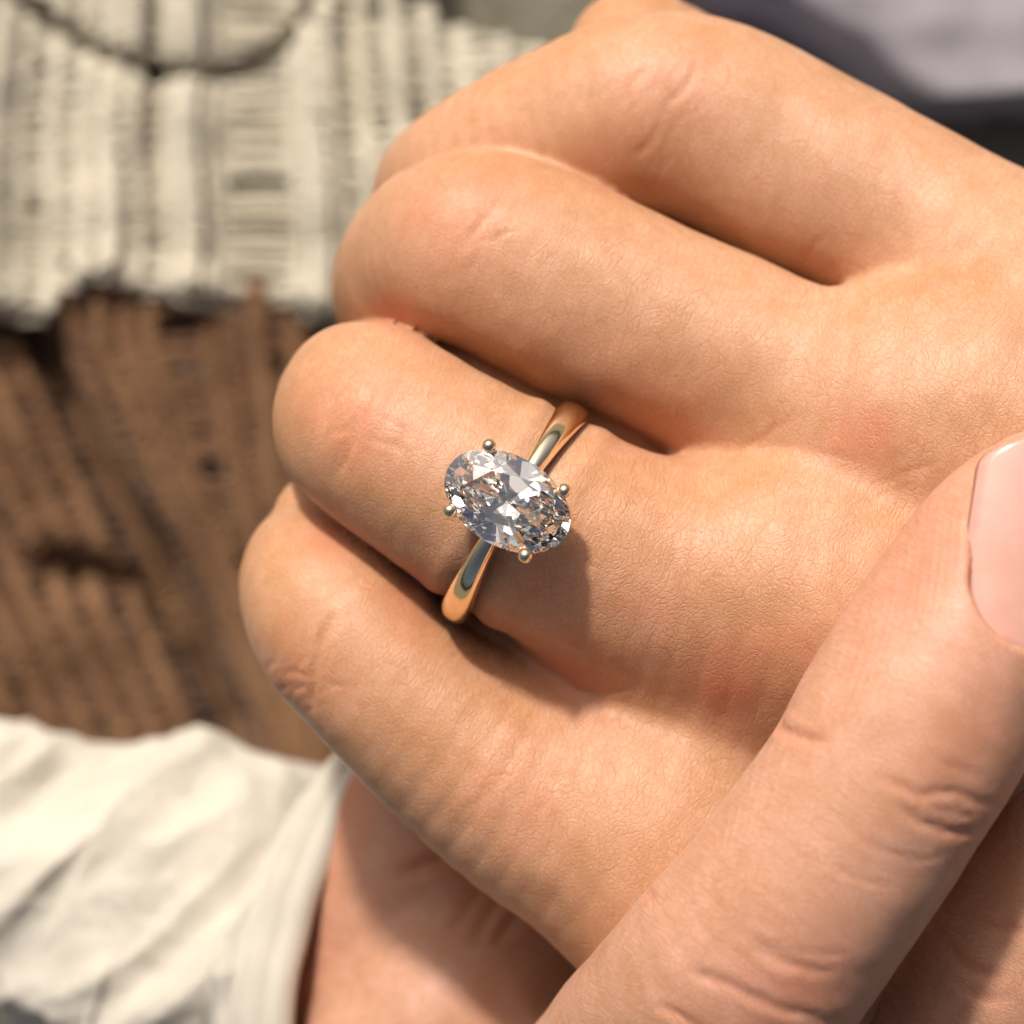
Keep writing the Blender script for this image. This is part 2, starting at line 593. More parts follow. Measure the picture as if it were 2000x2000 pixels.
# where neighbouring fingers press together their flesh meets below the crease
def plug(f, g, x0, x1):
    """flesh closing the narrowest part of the gap between two neighbouring fingers"""
    rows = []
    for p, r in zip(f.p, f.r):
        px = 1000 + p[0] * PXMM * CAM_Z / (CAM_Z - p[2])
        if not (x0 < px < x1):
            continue
        dv = g.p - p
        gap = np.linalg.norm(dv, axis=1) - g.r - r
        j = gap.argmin()
        u = dv[j] / np.linalg.norm(dv[j])
        rows.append([*(p + u * (r + gap[j] / 2) + np.array([0, 0, -5.0])), max(gap[j] / 2, 0) + 1.5])
    c = Chain.__new__(Chain)
    c.setup(np.array(rows))
    return c


press = [Chain([(790, 662, -17.0, 2.0), (840, 682, -15.8, 2.4), (900, 712, -15.4, 2.2)]), plug(index_f, middle_f, 1180, 1850), plug(middle_f, ring_f, 700, 1650), plug(ring_f, little_f, 700, 1250),
         Chain([(620, 1010, -18, 3.0), (760, 1120, -15.5, 3.0), (900, 1215, -14.5, 3.2), (1040, 1310, -13.5, 3.4), (1160, 1385, -12.5, 3.2)])]


def hand_sdf(q):
    m = meta[0](q)
    for c in meta[1:]:
        m = smin(m, c(q), 7.0)
    m = smin(m, palm_core(q), 8.0)
    for w in webs:
        m = smin(m, w(q), 5.0)
    d = None
    for i, f in enumerate(FINGERS):
        e = f(q)
        e = smin(e, m, 5.0)
        d = e if d is None else smin(d, e, 0.6)
    for c in press:
        d = smin(d, c(q), 0.5)
    return smin(d, smin(thumb(q), m, 4.0), 0.6)


def organic(q):
    return 0.16 * noise3(q * 0.16) + 0.07 * noise3(q * 0.42 + 5)


def largest_piece(v, qd):
    """drop stray crumbs: keep the biggest connected piece"""
    lab = np.arange(len(v))
    a, b = qd.ravel(), np.roll(qd, -1, 1).ravel()
    while True:
        m = np.minimum(lab[a], lab[b])
        new = lab.copy()
        np.minimum.at(new, a, m)
        np.minimum.at(new, b, m)
        new = new[new][new]
        new = new[new]
        if (new == lab).all():
            break
        lab = new
    ids, cnt = np.unique(lab, return_counts=True)
    keep = lab == ids[cnt.argmax()]
    remap = np.cumsum(keep) - 1
    return v[keep], remap[qd[keep[qd[:, 0]]]]


def build_skin(name, f, lo, hi, h, levels, strokes, zhint, tint_fn, mat, parent, angle, dent=None):
    v, qd = largest_piece(*surface_nets(f, lo, hi, h))
    v, qd = subdivided(v, qd, levels)
    for _ in range(2):
        v = v - mesh_normals(v, qd) * np.clip(blocked(f, v), -0.4, 0.4)[:, None]
    n = mesh_normals(v, qd)
    v = v + n * (organic(v) + (dent(v) if dent else 0.0))[:, None]
    disp, red = carve(v, n, strokes, zhint)
    v = v + n * disp[:, None]
    me = mesh_np(name, v, qd)
    tint = tint_fn(v, n, red)
    a = me.attributes.new('tint', 'FLOAT_COLOR', 'POINT')
    a.data.foreach_set('color', np.concatenate([tint, np.ones((len(v), 1))], 1).astype(np.float32).ravel())
    ca, sa = math.cos(angle), math.sin(angle)
    g = np.stack([v[:, 0] * ca + v[:, 1] * sa, -v[:, 0] * sa + v[:, 1] * ca + 0.35 * v[:, 2], 0 * v[:, 0]], 1)
    g[:, 0] += 0.40 * noise3(v * 0.55) + 0.16 * noise3(v * 1.6 + 3)
    g[:, 1] += 0.40 * noise3(v * 0.55 + 17) + 0.16 * noise3(v * 1.6 + 23)
    me.attributes.new('grain', 'FLOAT_VECTOR', 'POINT').data.foreach_set('vector', g.astype(np.float32).ravel())
    b = np.stack([1.3 * noise3(v * 0.10 + k) for k in (1, 5, 9)], 1)
    me.attributes.new('bend', 'FLOAT_VECTOR', 'POINT').data.foreach_set('vector', b.astype(np.float32).ravel())
    mt = np.clip(0.5 + 0.45 * noise3(v * 0.13 + 2) + 0.35 * noise3(v * 0.45 + 4) + 0.35 * noise3(v * 1.5 + 6), 0, 1)
    me.attributes.new('mottle', 'FLOAT', 'POINT').data.foreach_set('value', mt.astype(np.float32))
    return link(name, me, mat, parent)


def px_blob(v, spots):
    """soft spots (px, py, radius px, amount) in the plane of the hand"""
    out = np.zeros(len(v))
    for x, y, r, a in spots:
        c = P(x, y, -1)[:2]
        d = np.linalg.norm(v[:, :2] - c, axis=1) / (r / PXMM)
        out = np.maximum(out, a * np.exp(-d * d))
    return out


def joint_creases(cx, cy, ax, ay, half, n, spread, depth, seed):
    """short wrinkles across a joint; (ax, ay) is the finger axis in the photograph"""
    r = np.random.default_rng(seed)
    L = math.hypot(ax, ay); ax, ay = ax / L, ay / L
    nx, ny = -ay, ax
    out = []
    for i in range(n):
        s = r.normal(0, spread)
        t0 = r.uniform(-half, half * 0.5)
        ln = r.uniform(0.35, 1.0) * half
        bend = r.normal(0, 14)
        pts = []
        for t in (0, 0.5, 1):
            u = t0 + ln * t
            w = s + bend * math.sin(t * math.pi) + r.normal(0, 4)
            pts.append((cx + nx * u + ax * w, cy + ny * u + ay * w))
        out.append((pts, 0.62 * depth * r.uniform(0.4, 1.0), r.uniform(0.15, 0.22)))
    return out


STROKES1 = [
    # ring finger, middle joint
    ([(735, 725), (716, 785), (697, 835), (676, 890), (662, 925)], 0.26, 0.34),
    ([(640, 790), (668, 770), (702, 760)], 0.12, 0.24),
    ([(622, 860), (650, 842), (690, 838)], 0.10, 0.22),
    ([(715, 850), (740, 865), (775, 872), (800, 890)], 0.11, 0.22),
    ([(735, 810), (765, 825), (800, 850)], 0.09, 0.2),
    ([(655, 745), (640, 790), (630, 830)], 0.08, 0.25),
    # middle finger, middle joint
    ([(990, 360), (962, 398), (925, 440), (892, 480)], 0.15, 0.34),
    ([(920, 350), (890, 385), (868, 420)], 0.10, 0.28),
    ([(1020, 400), (985, 440), (950, 470)], 0.08, 0.24),
    # index finger, middle joint
    ([(1376, 82), (1360, 128), (1325, 165), (1300, 200)], 0.15, 0.34),
    ([(1285, 90), (1245, 130), (1228, 175)], 0.15, 0.34),
    ([(1300, 205), (1285, 245), (1248, 275)], 0.14, 0.34),
    # little finger, middle joint
    ([(652, 1195), (626, 1240), (607, 1305), (600, 1370), (593, 1405)], 0.28, 0.36),
    ([(540, 1330), (565, 1322), (598, 1330)], 0.11, 0.24),
    ([(548, 1365), (575, 1352), (598, 1350)], 0.10, 0.24),
    ([(608, 1330), (650, 1345), (690, 1348)], 0.08, 0.22),
    # folds by the webs
    ([(1700, 575), (1780, 570), (1850, 545), (1930, 500)], 0.18, 0.34),
    ([(1560, 560), (1600, 480), (1655, 420)], 0.07, 0.28),
    ([(1790, 555), (1860, 490), (1930, 440)], 0.10, 0.3),
    ([(1350, 900), (1420, 890), (1500, 850), (1560, 800)], 0.12, 0.3),
    ([(1110, 1355), (1180, 1362), (1240, 1345)], 0.16, 0.3),
    ([(1500, 860), (1580, 880), (1700, 905)], 0.07, 0.28),
    ([(1700, 960), (1760, 925), (1830, 905)], 0.09, 0.28),
    ([(1650, 1000), (1710, 970), (1770, 955)], 0.07, 0.26),
]
STROKES1 += joint_creases(700, 830, 0.86, 0.5, 140, 34, 60, 0.10, 1)
STROKES1 += joint_creases(945, 430, 0.86, 0.5, 120, 26, 60, 0.10, 2)
STROKES1 += joint_creases(1290, 190, 0.86, 0.45, 130, 24, 65, 0.09, 3)
STROKES1 += joint_creases(610, 1300, 0.7, 0.7, 115, 28, 50, 0.10, 4)
STROKES1 += joint_creases(1230, 780, 0.86, 0.5, 190, 16, 150, 0.045, 5)
STROKES1 += joint_creases(1280, 1120, 0.9, 0.35, 190, 22, 110, 0.05, 6)
STROKES1 += joint_creases(1000, 1500, 0.78, 0.62, 180, 26, 110, 0.06, 7)
STROKES1 += joint_creases(1800, 440, 0.86, 0.5, 170, 14, 110, 0.06, 8)
STROKES1 += joint_creases(1750, 780, 0.7, 0.3, 200, 14, 120, 0.05, 9)


STROKES1 = [(l, d_ * 0.62, w_ * 0.8) for l, d_, w_ in STROKES1]


def ring_dent(v):
    """skin gives way under the band and swells a little on both sides"""
    c = P(*RING_C)
    ax = np.array([math.cos(FINGER_ANGLE), math.sin(FINGER_ANGLE), 0.0])
    r = v - c
    s_ = r @ ax
    near = sstep(9.2, 8.2, np.linalg.norm(r - s_[:, None] * ax, axis=1))
    return near * (0.20 * np.exp(-((np.abs(s_) - 2.3) / 0.9) ** 2) - 0.22 * np.exp(-(s_ / 1.0) ** 2))


def tint1(v, n, red):
    r = 0.32 * red
    r = np.maximum(r, px_blob(v, [(690, 800, 130, 0.42), (900, 400, 120, 0.45), (1330, 140, 120, 0.30), (560, 1340, 90, 0.62), (1680, 860, 70, 0.55),
                                  (1420, 1330, 90, 0.65), (1220, 260, 90, 0.45), (1000, 1560, 120, 0.25), (1270, 820, 140, 0.18), (760, 600, 60, 0.45),
                                  (1560, 1300, 130, 0.4), (1250, 1180, 160, 0.20), (1130, 1330, 90, 0.5), (820, 1180, 90, 0.45), (640, 1040, 80, 0.4)]))
    tip = np.linalg.norm(v - P(775, 372, -29), axis=1)                 # the index fingertip is redder
    r = np.maximum(r, 0.8 * np.exp(-(tip / 3.2) ** 2))
    r = 1.1 * r * (0.75 + 0.5 * noise3(v * 0.5))
    det = np.ones(len(v)) * 0.8
    det *= 1 - px_blob(v, [(640, 700, 150, 0.5), (1050, 200, 250, 0.7), (560, 1150, 170, 0.7), (900, 800, 120, 0.4)])
    det += px_blob(v, [(1300, 1150, 330, 0.55), (1050, 1520, 230, 0.45), (1650, 900, 260, 0.3)])
    return np.stack([np.clip(r, 0, 1), np.zeros(len(v)), np.clip(det, 0.1, 1.4)], 1)


hand = empty('hand', P(1500, 1200, -20))
tag(hand, 'left hand with curled fingers wearing the gold diamond ring', 'hand')
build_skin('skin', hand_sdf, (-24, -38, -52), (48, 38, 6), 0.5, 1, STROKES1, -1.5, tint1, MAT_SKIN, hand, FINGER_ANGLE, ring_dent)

def nail_mesh(name, origin, along, normal, length, width, bulge, thick=0.45, nu=26, nv=22, tip=0.0, square=2.6):
    """a curved nail plate; origin is the middle of its cuticle edge (mm)"""
    along = np.array(along, float); along /= np.linalg.norm(along)
    normal = np.array(normal, float); normal -= along * (normal @ along); normal /= np.linalg.norm(normal)
    side = np.cross(along, normal)
    top = []
    for i in range(nu):
        u = i / (nu - 1)
        # rounded cuticle end, slightly rounded free edge
        w = (1 - (1 - min(u / 0.42, 1)) ** square) ** (1 / square) if u < 0.42 else 1.0
        if u > 0.8:
            w *= (1 - ((u - 0.8) / 0.2) ** 2.4 * 0.55)
        for j in range(nv):
            t = (j / (nv - 1) * 2 - 1)
            x = t * w * width / 2
            z = -bulge * (abs(x) / (width / 2)) ** 2 - 0.6 * (u - 0.45) ** 2 * 1.2 + tip * u
            top.append(np.array(origin) + along * (u * length) + side * x + normal * z)
    top = np.array(top)
    bot = top - normal * thick
    q = grid_quads(nu, nv)
    n = nu * nv
    rim = list(range(nv)) + [i * nv + nv - 1 for i in range(1, nu)] + [(nu - 1) * nv + j for j in range(nv - 2, -1, -1)] + [i * nv for i in range(nu - 2, 0, -1)]
    rq = [(rim[i], rim[(i + 1) % len(rim)], rim[(i + 1) % len(rim)] + n, rim[i] + n) for i in range(len(rim))]
    return mesh_np(name, np.vstack([top, bot]), np.vstack([q, q[:, ::-1] + n, np.array(rq)]))


# ---------------------------------------------------------------- the hand that holds it from below
F_rows = [(2030, 985, 5.2, 4.6), (1978, 1060, 5.5, 5.8), (1950, 1135, 6, 6.6), (1880, 1265, 7, 7.0), (1776, 1432, 7.6, 7.25), (1655, 1622, 7.4, 7.3), (1540, 1783, 6.4, 7.5),
          (1432, 1915, 4.0, 7.9), (1320, 2040, -2, 8.0), (1210, 2170, -12, 8.3), (1120, 2280, -24, 9), (1080, 2330, -34, 10)]
fore_f = Chain(F_rows)
fore_pad = Chain([(1985, 1050, 2.6, 4.6), (1870, 1200, 3.6, 5.6), (1740, 1400, 4.2, 5.7)])
G_rows = [(2330, 1440, -2, 6.0), (2200, 1590, -3, 7.0), (2060, 1790, -4, 7.4), (1945, 1960, -6, 7.8), (1840, 2120, -12, 8.2), (1740, 2260, -24, 9), (1650, 2350, -34, 10)]
next_f = Chain(G_rows)
heel = Chain([(900, 1600, -44, 9), (860, 1710, -40, 10.5), (840, 1850, -41, 11.5), (830, 2080, -43, 13)])
mound = Chain([(800, 2070, -32, 8), (930, 1940, -33, 8.5), (1060, 1850, -40, 8.5), (1200, 1700, -48, 8)])
palm2 = Chain([(300, 1810, -67, 6.5), (560, 1960, -60, 8.5), (850, 2050, -54, 14), (1150, 2330, -48, 14), (1650, 2450, -46, 13)])


NA = P(2052, 1290, 12.6); NB = P(2118, 868, 10.0)
NAIL_L, NAIL_W = float(np.linalg.norm(NB - NA)), 11.2
N_AL = (NB - NA) / NAIL_L
N_NO = np.array([0.40, 0.10, 0.91]); N_NO -= N_AL * (N_NO @ N_AL); N_NO /= np.linalg.norm(N_NO)
N_SD = np.cross(N_AL, N_NO)
N_AL, N_NO, N_SD, NA = [x.astype(np.float32) for x in (N_AL, N_NO, N_SD, NA)]


def hold_sdf(q):
    m = smin(palm2(q), heel(q), 5.0)
    m = smin(m, mound(q), 1.6)
    f1 = smin(fore_f(q), fore_pad(q), 2.5)
    # the nail bed: flesh above the nail plate is cut away inside the nail's outline
    r = q - NA
    u, x, hgt = r @ N_AL, r @ N_SD, r @ N_NO
    dx, du = np.abs(x) - (NAIL_W / 2 - 3.6) + 0.25, np.abs(u - NAIL_L * 0.58) - (NAIL_L * 0.58 - 3.6) + 0.35
    foot = np.hypot(np.maximum(dx, 0), np.maximum(du, 0)) + np.minimum(np.maximum(dx, du), 0) - 3.6
    above = hgt + 2.4 * (x / (NAIL_W / 2)) ** 2 + 0.25
    f1 = -smin(-f1, np.maximum(foot, -above), 0.7)
    a = smin(f1, m, 5.0)
    b = smin(next_f(q), m, 5.0)
    return smin(a, b, 0.5)


STROKES2 = [
    # wrinkles over the end joint, on the back of the finger
    ([(1690, 1500), (1740, 1522), (1776, 1540), (1830, 1535), (1890, 1552), (1960, 1580)], 0.20, 0.30),
    ([(1735, 1556), (1765, 1580), (1800, 1600), (1870, 1618), (1940, 1612)], 0.26, 0.34),
    ([(1800, 1560), (1850, 1580), (1900, 1585)], 0.10, 0.24),
    ([(1790, 1460), (1850, 1490), (1910, 1515)], 0.08, 0.24),
    ([(1620, 1590), (1690, 1640), (1780, 1665), (1850, 1660)], 0.08, 0.24),
    ([(1590, 1660), (1660, 1700), (1740, 1720)], 0.07, 0.22),
    # middle joint
    ([(1340, 1885), (1414, 1912), (1470, 1938), (1540, 1965), (1640, 2000)], 0.26, 0.36),
    ([(1455, 1833), (1500, 1852), (1550, 1872), (1620, 1890)], 0.22, 0.36),
    ([(1425, 1800), (1500, 1835), (1570, 1845), (1650, 1850)], 0.10, 0.26),
    ([(1280, 1960), (1330, 1985), (1370, 2010)], 0.2, 0.3),
    ([(1355, 1930), (1370, 1900), (1400, 1880)], 0.1, 0.22),
    # folds on the inner side of the joints
    ([(1500, 1412), (1528, 1424), (1560, 1436), (1610, 1445)], 0.4, 0.36),
    ([(1225, 1735), (1262, 1756), (1284, 1768)], 0.18, 0.3),
    # next finger
    ([(1890, 1880), (1930, 1930), (2000, 1945)], 0.2, 0.36),
    ([(1960, 1840), (2000, 1850), (2040, 1850)], 0.14, 0.3),
    ([(1900, 1960), (1960, 1990), (2020, 1990)], 0.12, 0.3),
]
STROKES2 += joint_creases(1560, 1720, 0.57, -0.82, 170, 26, 130, 0.05, 21)
STROKES2 += joint_creases(1820, 1560, 0.57, -0.82, 110, 12, 60, 0.06, 22)
STROKES2 += joint_creases(1500, 1890, 0.62, -0.78, 150, 18, 60, 0.07, 23)
STROKES2 += joint_creases(1960, 1880, 0.57, -0.82, 130, 14, 80, 0.07, 24)
PALM_STROKES = [([(720, 1860), (800, 1830), (890, 1800), (970, 1770)], 0.5, 0.6), ([(900, 2000), (960, 1920), (1010, 1850)], 0.35, 0.5),
                ([(850, 1990), (905, 1920), (950, 1870)], 0.25, 0.5), ([(960, 2010), (1020, 1930), (1060, 1870)], 0.3, 0.5)]


STROKES2 = [(l, d_ * 0.7, w_ * 0.95) for l, d_, w_ in STROKES2]


def tint2(v, n, red):
    r = 0.32 * red
    r = np.maximum(r, px_blob(v, [(1800, 1090, 170, 0.40), (1900, 1080, 50, 0.7), (1850, 1570, 110, 0.38), (1510, 1880, 120, 0.50), (1830, 1400, 140, 0.25)]))
    low = sstep(-28, -36, v[:, 2])
    r = np.maximum(r, 0.35 * low)
    r = r * (0.8 + 0.4 * noise3(v * 0.45))
    # the ridged pad: the side of the finger that faces up-left in the photograph
    side = sstep(0.25, 0.75, -0.80 * n[:, 0] + 0.50 * n[:, 1])
    a = P(1990, 960, 6); b = P(1330, 1760, 6)
    t = ((v - a) @ (b - a)) / ((b - a) @ (b - a))
    ridge = side * sstep(0.0, 0.15, t) * sstep(1.1, 0.75, t) * (1 - low) * sstep(-8, -2, v[:, 2])
    det = 0.9 - 0.55 * side * (1 - low) - 0.5 * low - px_blob(v, [(1900, 1200, 170, 0.55)])
    return np.stack([np.clip(r, 0, 1), ridge, np.clip(det, 0.12, 1.2)], 1)


hold = empty('hand', P(1300, 2000, -45))
tag(hold, 'holding hand with pale fingernail laid across the ringed hand at lower right', 'hand')
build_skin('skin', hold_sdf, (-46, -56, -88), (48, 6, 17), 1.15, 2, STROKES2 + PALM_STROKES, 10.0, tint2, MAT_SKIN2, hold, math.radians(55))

# fingernail: root lower right, free edge at the top
nail = nail_mesh('fingernail', NA - 0.05 * N_NO, N_AL, N_NO, NAIL_L, NAIL_W, 2.4)
nail_o = link('fingernail', nail, MAT_NAIL, hold)
nail_o['label'] = 'pale pink polished fingernail'

# ---------------------------------------------------------------- the ring
RC = P(*RING_C)
fd = np.array([math.cos(FINGER_ANGLE), math.sin(FINGER_ANGLE), 0.0])      # towards the knuckle
up = np.array([0, 0, 1.0]) - fd * math.tan(math.radians(4.2))
up /= np.linalg.norm(up)
sd = np.cross(up, fd); sd /= np.linalg.norm(sd)                            # across the finger, up in the photograph
up = up + sd * math.tan(math.radians(2.0)); up /= np.linalg.norm(up)
sd = np.cross(up, fd); sd /= np.linalg.norm(sd)
fx = np.cross(sd, up)
R_IN = 7.32


def RP(x, y, z):
    """ring frame: x along the finger, y across it, z out of the head"""
    return RC + fx * x + sd * y + up * z


ring = empty('ring', RC)
tag(ring, 'yellow gold solitaire ring with oval diamond on the ring finger', 'ring')
nu, nv = 220, 28
bv = []
for i in range(nu):
    th = 2 * math.pi * i / nu                    # 0 at the head
    away = min(th, 2 * math.pi - th) / math.pi   # 0 head .. 1 opposite
    k = float(sstep(0.02, 0.42, np.array(away)))
    w = 0.62 + 0.46 * k                          # half width narrows to the head
    hgt = 1.22 - 0.02 * k
    for j in range(nv):
        a = 2 * math.pi * j / nv
        cx = w * math.copysign(abs(math.cos(a)) ** 0.8, math.cos(a))
        s_ = math.sin(a)
        cz = R_IN + (0.32 + (hgt - 0.32) * s_ ** 0.92 if s_ >= 0 else 0.32 * (1 - abs(s_) ** 0.6))
        bv.append(RP(cx, cz * math.sin(th), cz * math.cos(th)))
q = grid_quads(nu, nv, True)
idx = np.arange(nv)
last = np.stack([(nu - 1) * nv + idx, idx, (idx + 1) % nv, (nu - 1) * nv + (idx + 1) % nv], 1)
link('band', mesh_np('band', bv, np.vstack([q, last])), MAT_GOLD, ring)

DA, DB = 4.36, 2.90                  # half length, half width of the stone
GIRDLE = R_IN + 1.2 + 0.05 + 0.905 * DB


def tube(name, pts, rads, mat, parent, seg=14, closed=False):
    s = catmull(np.hstack([np.array(pts), np.array(rads)[:, None]]), 6) if not closed else np.hstack([np.array(pts), np.array(rads)[:, None]])
    c, r = s[:, :3], s[:, 3]
    n = len(c)
    vv = []
    ref = np.array([0.3, 0.2, 0.93])
    for i in range(n):
        t = (c[(i + 1) % n] - c[i - 1]) if closed else c[min(i + 1, n - 1)] - c[max(i - 1, 0)]
        t = t / np.linalg.norm(t)
        a = np.cross(t, ref if abs(t @ ref) < 0.95 else np.array([1.0, 0, 0])); a /= np.linalg.norm(a)
        b = np.cross(t, a)
        for j in range(seg):
            th = 2 * math.pi * j / seg
            vv.append(c[i] + r[i] * (a * math.cos(th) + b * math.sin(th)))
    qd = grid_quads(n, seg, True)
    if closed:
        idx = np.arange(seg)
        qd = np.vstack([qd, np.stack([(n - 1) * seg + idx, idx, (idx + 1) % seg, (n - 1) * seg + (idx + 1) % seg], 1)])
    return link(name, mesh_np(name, vv, qd), mat, parent)


def prong(sx, sy):
    ang = math.atan2(sy * 2.52, sx * 2.86)
    out = np.array([sx * 2.90, sy * 2.50])
    foot = np.array([sx * 0.62, sy * 0.75])
    g = GIRDLE
    pts = [RP(*(foot), R_IN + 0.75), RP(*(foot + (out - foot) * 0.42), R_IN + 1.75), RP(*(foot + (out - foot) * 0.85), g - 0.95), RP(*out, g - 0.1), RP(*(out * 0.985), g + 0.28)]
    o = tube('prong', pts, [0.50, 0.42, 0.36, 0.36, 0.36], MAT_GOLD, ring)
    # claw tip: a small bead folded over the stone
    bm = bmesh.new()
    bmesh.ops.create_uvsphere(bm, u_segments=24, v_segments=16, radius=0.47 * MM)
    c = Vector(RP(*(out * 0.965), g + 0.33)) * MM
    for v in bm.verts:
        v.co = v.co + c
    for f in bm.faces:
        f.smooth = True
    m = bpy.data.meshes.new('claw_tip'); bm.to_mesh(m); bm.free()
    t = link('claw_tip', m, MAT_GOLD)
    t.parent = o
    t.matrix_parent_inverse = Matrix.Translation(-ring.location)
    t.matrix_parent_inverse = (Matrix.Translation(ring.location) @ Matrix.Translation(-ring.location)).inverted()
    return o


for sx in (-1, 1):
    for sy in (-1, 1):
        prong(sx, sy)
rail = [RP(1.75 * math.cos(a), 1.35 * math.sin(a), R_IN + 1.65) for a in np.linspace(0, 2 * math.pi, 64, endpoint=False)]
tube('gallery_rail', rail, [0.2] * 64, MAT_GOLD, ring, 10, True)

# oval brilliant: a prism cut by the facet planes of a brilliant, then stretched to the oval
bm = bmesh.new()
NG = 96
circ = [(math.cos(2 * math.pi * (i + 0.5) / NG), math.sin(2 * math.pi * (i + 0.5) / NG)) for i in range(NG)]
vb = [bm.verts.new((x, y, -1.2)) for x, y in circ]
vt = [bm.verts.new((x, y, 0.8)) for x, y in circ]
bm.faces.new(vb[::-1]); bm.faces.new(vt)
for i in range(NG):
    bm.faces.new((vb[i], vb[(i + 1) % NG], vt[(i + 1) % NG], vt[i]))


def cut(no, co):
    geom = bm.verts[:] + bm.edges[:] + bm.faces[:]
    r = bmesh.ops.bisect_plane(bm, geom=geom, dist=1e-6, plane_co=co, plane_no=no, clear_outer=True)
    ed = [e for e in r['geom_cut'] if isinstance(e, bmesh.types.BMEdge)]
    if ed:
        bmesh.ops.contextual_create(bm, geom=ed)


AR = DA / DB
for v in bm.verts:
    v.co.x *= AR


def facet(theta, slope, z, sign, through=None):
    """plane touching the oval girdle at parameter theta (or passing the given point), tilted by slope"""
    t, sl = math.radians(theta), math.radians(slope)
    nx_, ny_ = math.cos(t) / AR, math.sin(t)
    L = math.hypot(nx_, ny_); nx_, ny_ = nx_ / L, ny_ / L
    no = Vector((math.sin(sl) * nx_, math.sin(sl) * ny_, sign * math.cos(sl)))
    cut(no, through if through is not None else Vector((AR * math.cos(t), math.sin(t), z)))


def support(theta):
    t = math.radians(theta)
    nx_, ny_ = math.cos(t) / AR, math.sin(t)
    L = math.hypot(nx_, ny_)
    return (AR * math.cos(t) * nx_ + math.sin(t) * ny_) / L


TABLE = 0.57
hc = 0.03 + math.tan(math.radians(34.0)) * (1 - TABLE)
DEPTH = 0.93
cut(Vector((0, 0, 1)), Vector((0, 0, hc)))
for k in range(8):
    th = 45 * k
    h_ = support(th)
    facet(th, math.degrees(math.atan((hc - 0.03) / (h_ * (1 - TABLE)))), 0.03, 1)
    lam = 1.0 - 0.16 * (h_ - 1) / (AR - 1)
    h2_ = support(th + 22.5)
    facet(th + 22.5, math.degrees(math.atan((DEPTH - 0.03) / h2_ * (0.97 - 0.16 * (h2_ - 1) / (AR - 1)))), 0, -1, Vector((0, 0, -DEPTH)))
    facet(th, math.degrees(math.atan((DEPTH - 0.03) / h_ * lam)), 0, -1, Vector((0, 0, -DEPTH)))
for k in range(16):
    th = 11.25 + 22.5 * k
    h_ = support(th)
    facet(th, math.degrees(math.atan(math.tan(math.radians(39.8)) / h_ ** 0.8)), 0.055, 1)
    # a modified brilliant: several rows of small pavilion facets give the crushed-ice sparkle
    facet(th, 40.0, -0.10, -1)
    facet(th - 5.6, 43.0, -0.06, -1)
    facet(th + 5.6, 43.0, -0.06, -1)
    facet(th + 11.25, 38.0, -0.14, -1)
    facet(th, 48.0, 0.0, -1)
for k in range(8):
    th = 22.5 + 45 * k
    h_ = support(th)
    r_ = TABLE * math.cos(math.radians(22.5))
    t = math.radians(th)
    facet(th, math.degrees(math.atan(math.tan(math.radians(20.5)) / h_)), 0, 1, Vector((AR * r_ * math.cos(t), r_ * math.sin(t), hc)))
bmesh.ops.remove_doubles(bm, verts=bm.verts, dist=1e-5)
for v in bm.verts:
    x, y, z = v.co
    v.co = Vector(RP(x * DB, y * DB, GIRDLE + z * DB)) * MM
bmesh.ops.recalc_face_normals(bm, faces=bm.faces)
m = bpy.data.meshes.new('diamond'); bm.to_mesh(m); bm.free()
dia = link('diamond', m, MAT_DIAMOND, ring)
dia['label'] = 'clear oval brilliant-cut diamond'

# ---------------------------------------------------------------- the sleeve of the holding arm
def rings_mesh(name, centers, radii, normals, nv=160, fold=0.0, squash=None, thick=0.0, seed=0.0):
    nu = len(centers)
    vv = []
    for i in range(nu):
        n = normals[i] / np.linalg.norm(normals[i])
        a = np.array([0, 1.0, 0]) - n * n[1]; a /= np.linalg.norm(a)
        b = np.cross(n, a)
        if b[2] < 0: b = -b
        for j in range(nv):
            th = 2 * math.pi * j / nv
            vv.append(centers[i] + radii[i] * (a * math.cos(th) + b * math.sin(th)))
    vv = np.array(vv)
    return vv, grid_quads(nu, nv, True)


rim_c = P(838, 1935, -46)
rows = [[*P(838, 1935, -46), 18.0], [*P(775, 1945, -50), 15.6], [*P(690, 1965, -55), 13.4], [*P(590, 1960, -60), 13.2], [*P(500, 1905, -62), 14.6], [*P(390, 1815, -65), 15.8],
        [*P(210, 1735, -67), 14.0], [*P(90, 1665, -67), 12.0], [*P(-40, 1590, -67), 10.0], [*P(-250, 1500, -68), 9.0], [*P(-700, 1400, -72), 10.0]]
sp = catmull(rows, 22)
cen, rad = sp[:, :3], sp[:, 3]
nrm = np.array([-0.84, 0.02, -0.54])[None] * np.ones((len(cen), 1))
tang = np.gradient(cen, axis=0); tang /= np.linalg.norm(tang, axis=1, keepdims=True)
w = np.clip(np.arange(len(cen)) / 40.0, 0, 1)[:, None]
nrm = nrm * (1 - w) + tang * w
vv, qd = rings_mesh('sleeve', cen, rad, nrm, 220)
axis_pt = np.repeat(cen, 220, 0)
out = vv - axis_pt; out /= np.linalg.norm(out, axis=1, keepdims=True)
rot = np.stack([vv[:, 0] * 0.75 + vv[:, 1] * 0.66, -vv[:, 0] * 0.66 + vv[:, 1] * 0.75, vv[:, 2]], 1)
rg_ = lambda q_: 0.55 - 1.3 * np.abs(noise3(q_)) ** 0.8
fold = 2.3 * rg_(rot * np.array([0.045, 0.13, 0.06])) + 1.2 * rg_(rot * np.array([0.09, 0.24, 0.10]) + 7) + 0.5 * noise3(rot * np.array([0.25, 0.45, 0.3]) + 3) + 0.15 * noise3(rot * 1.1 + 5)
ramp_in = np.repeat(np.clip(np.arange(len(cen)) / 14.0, 0.10, 1), 220)
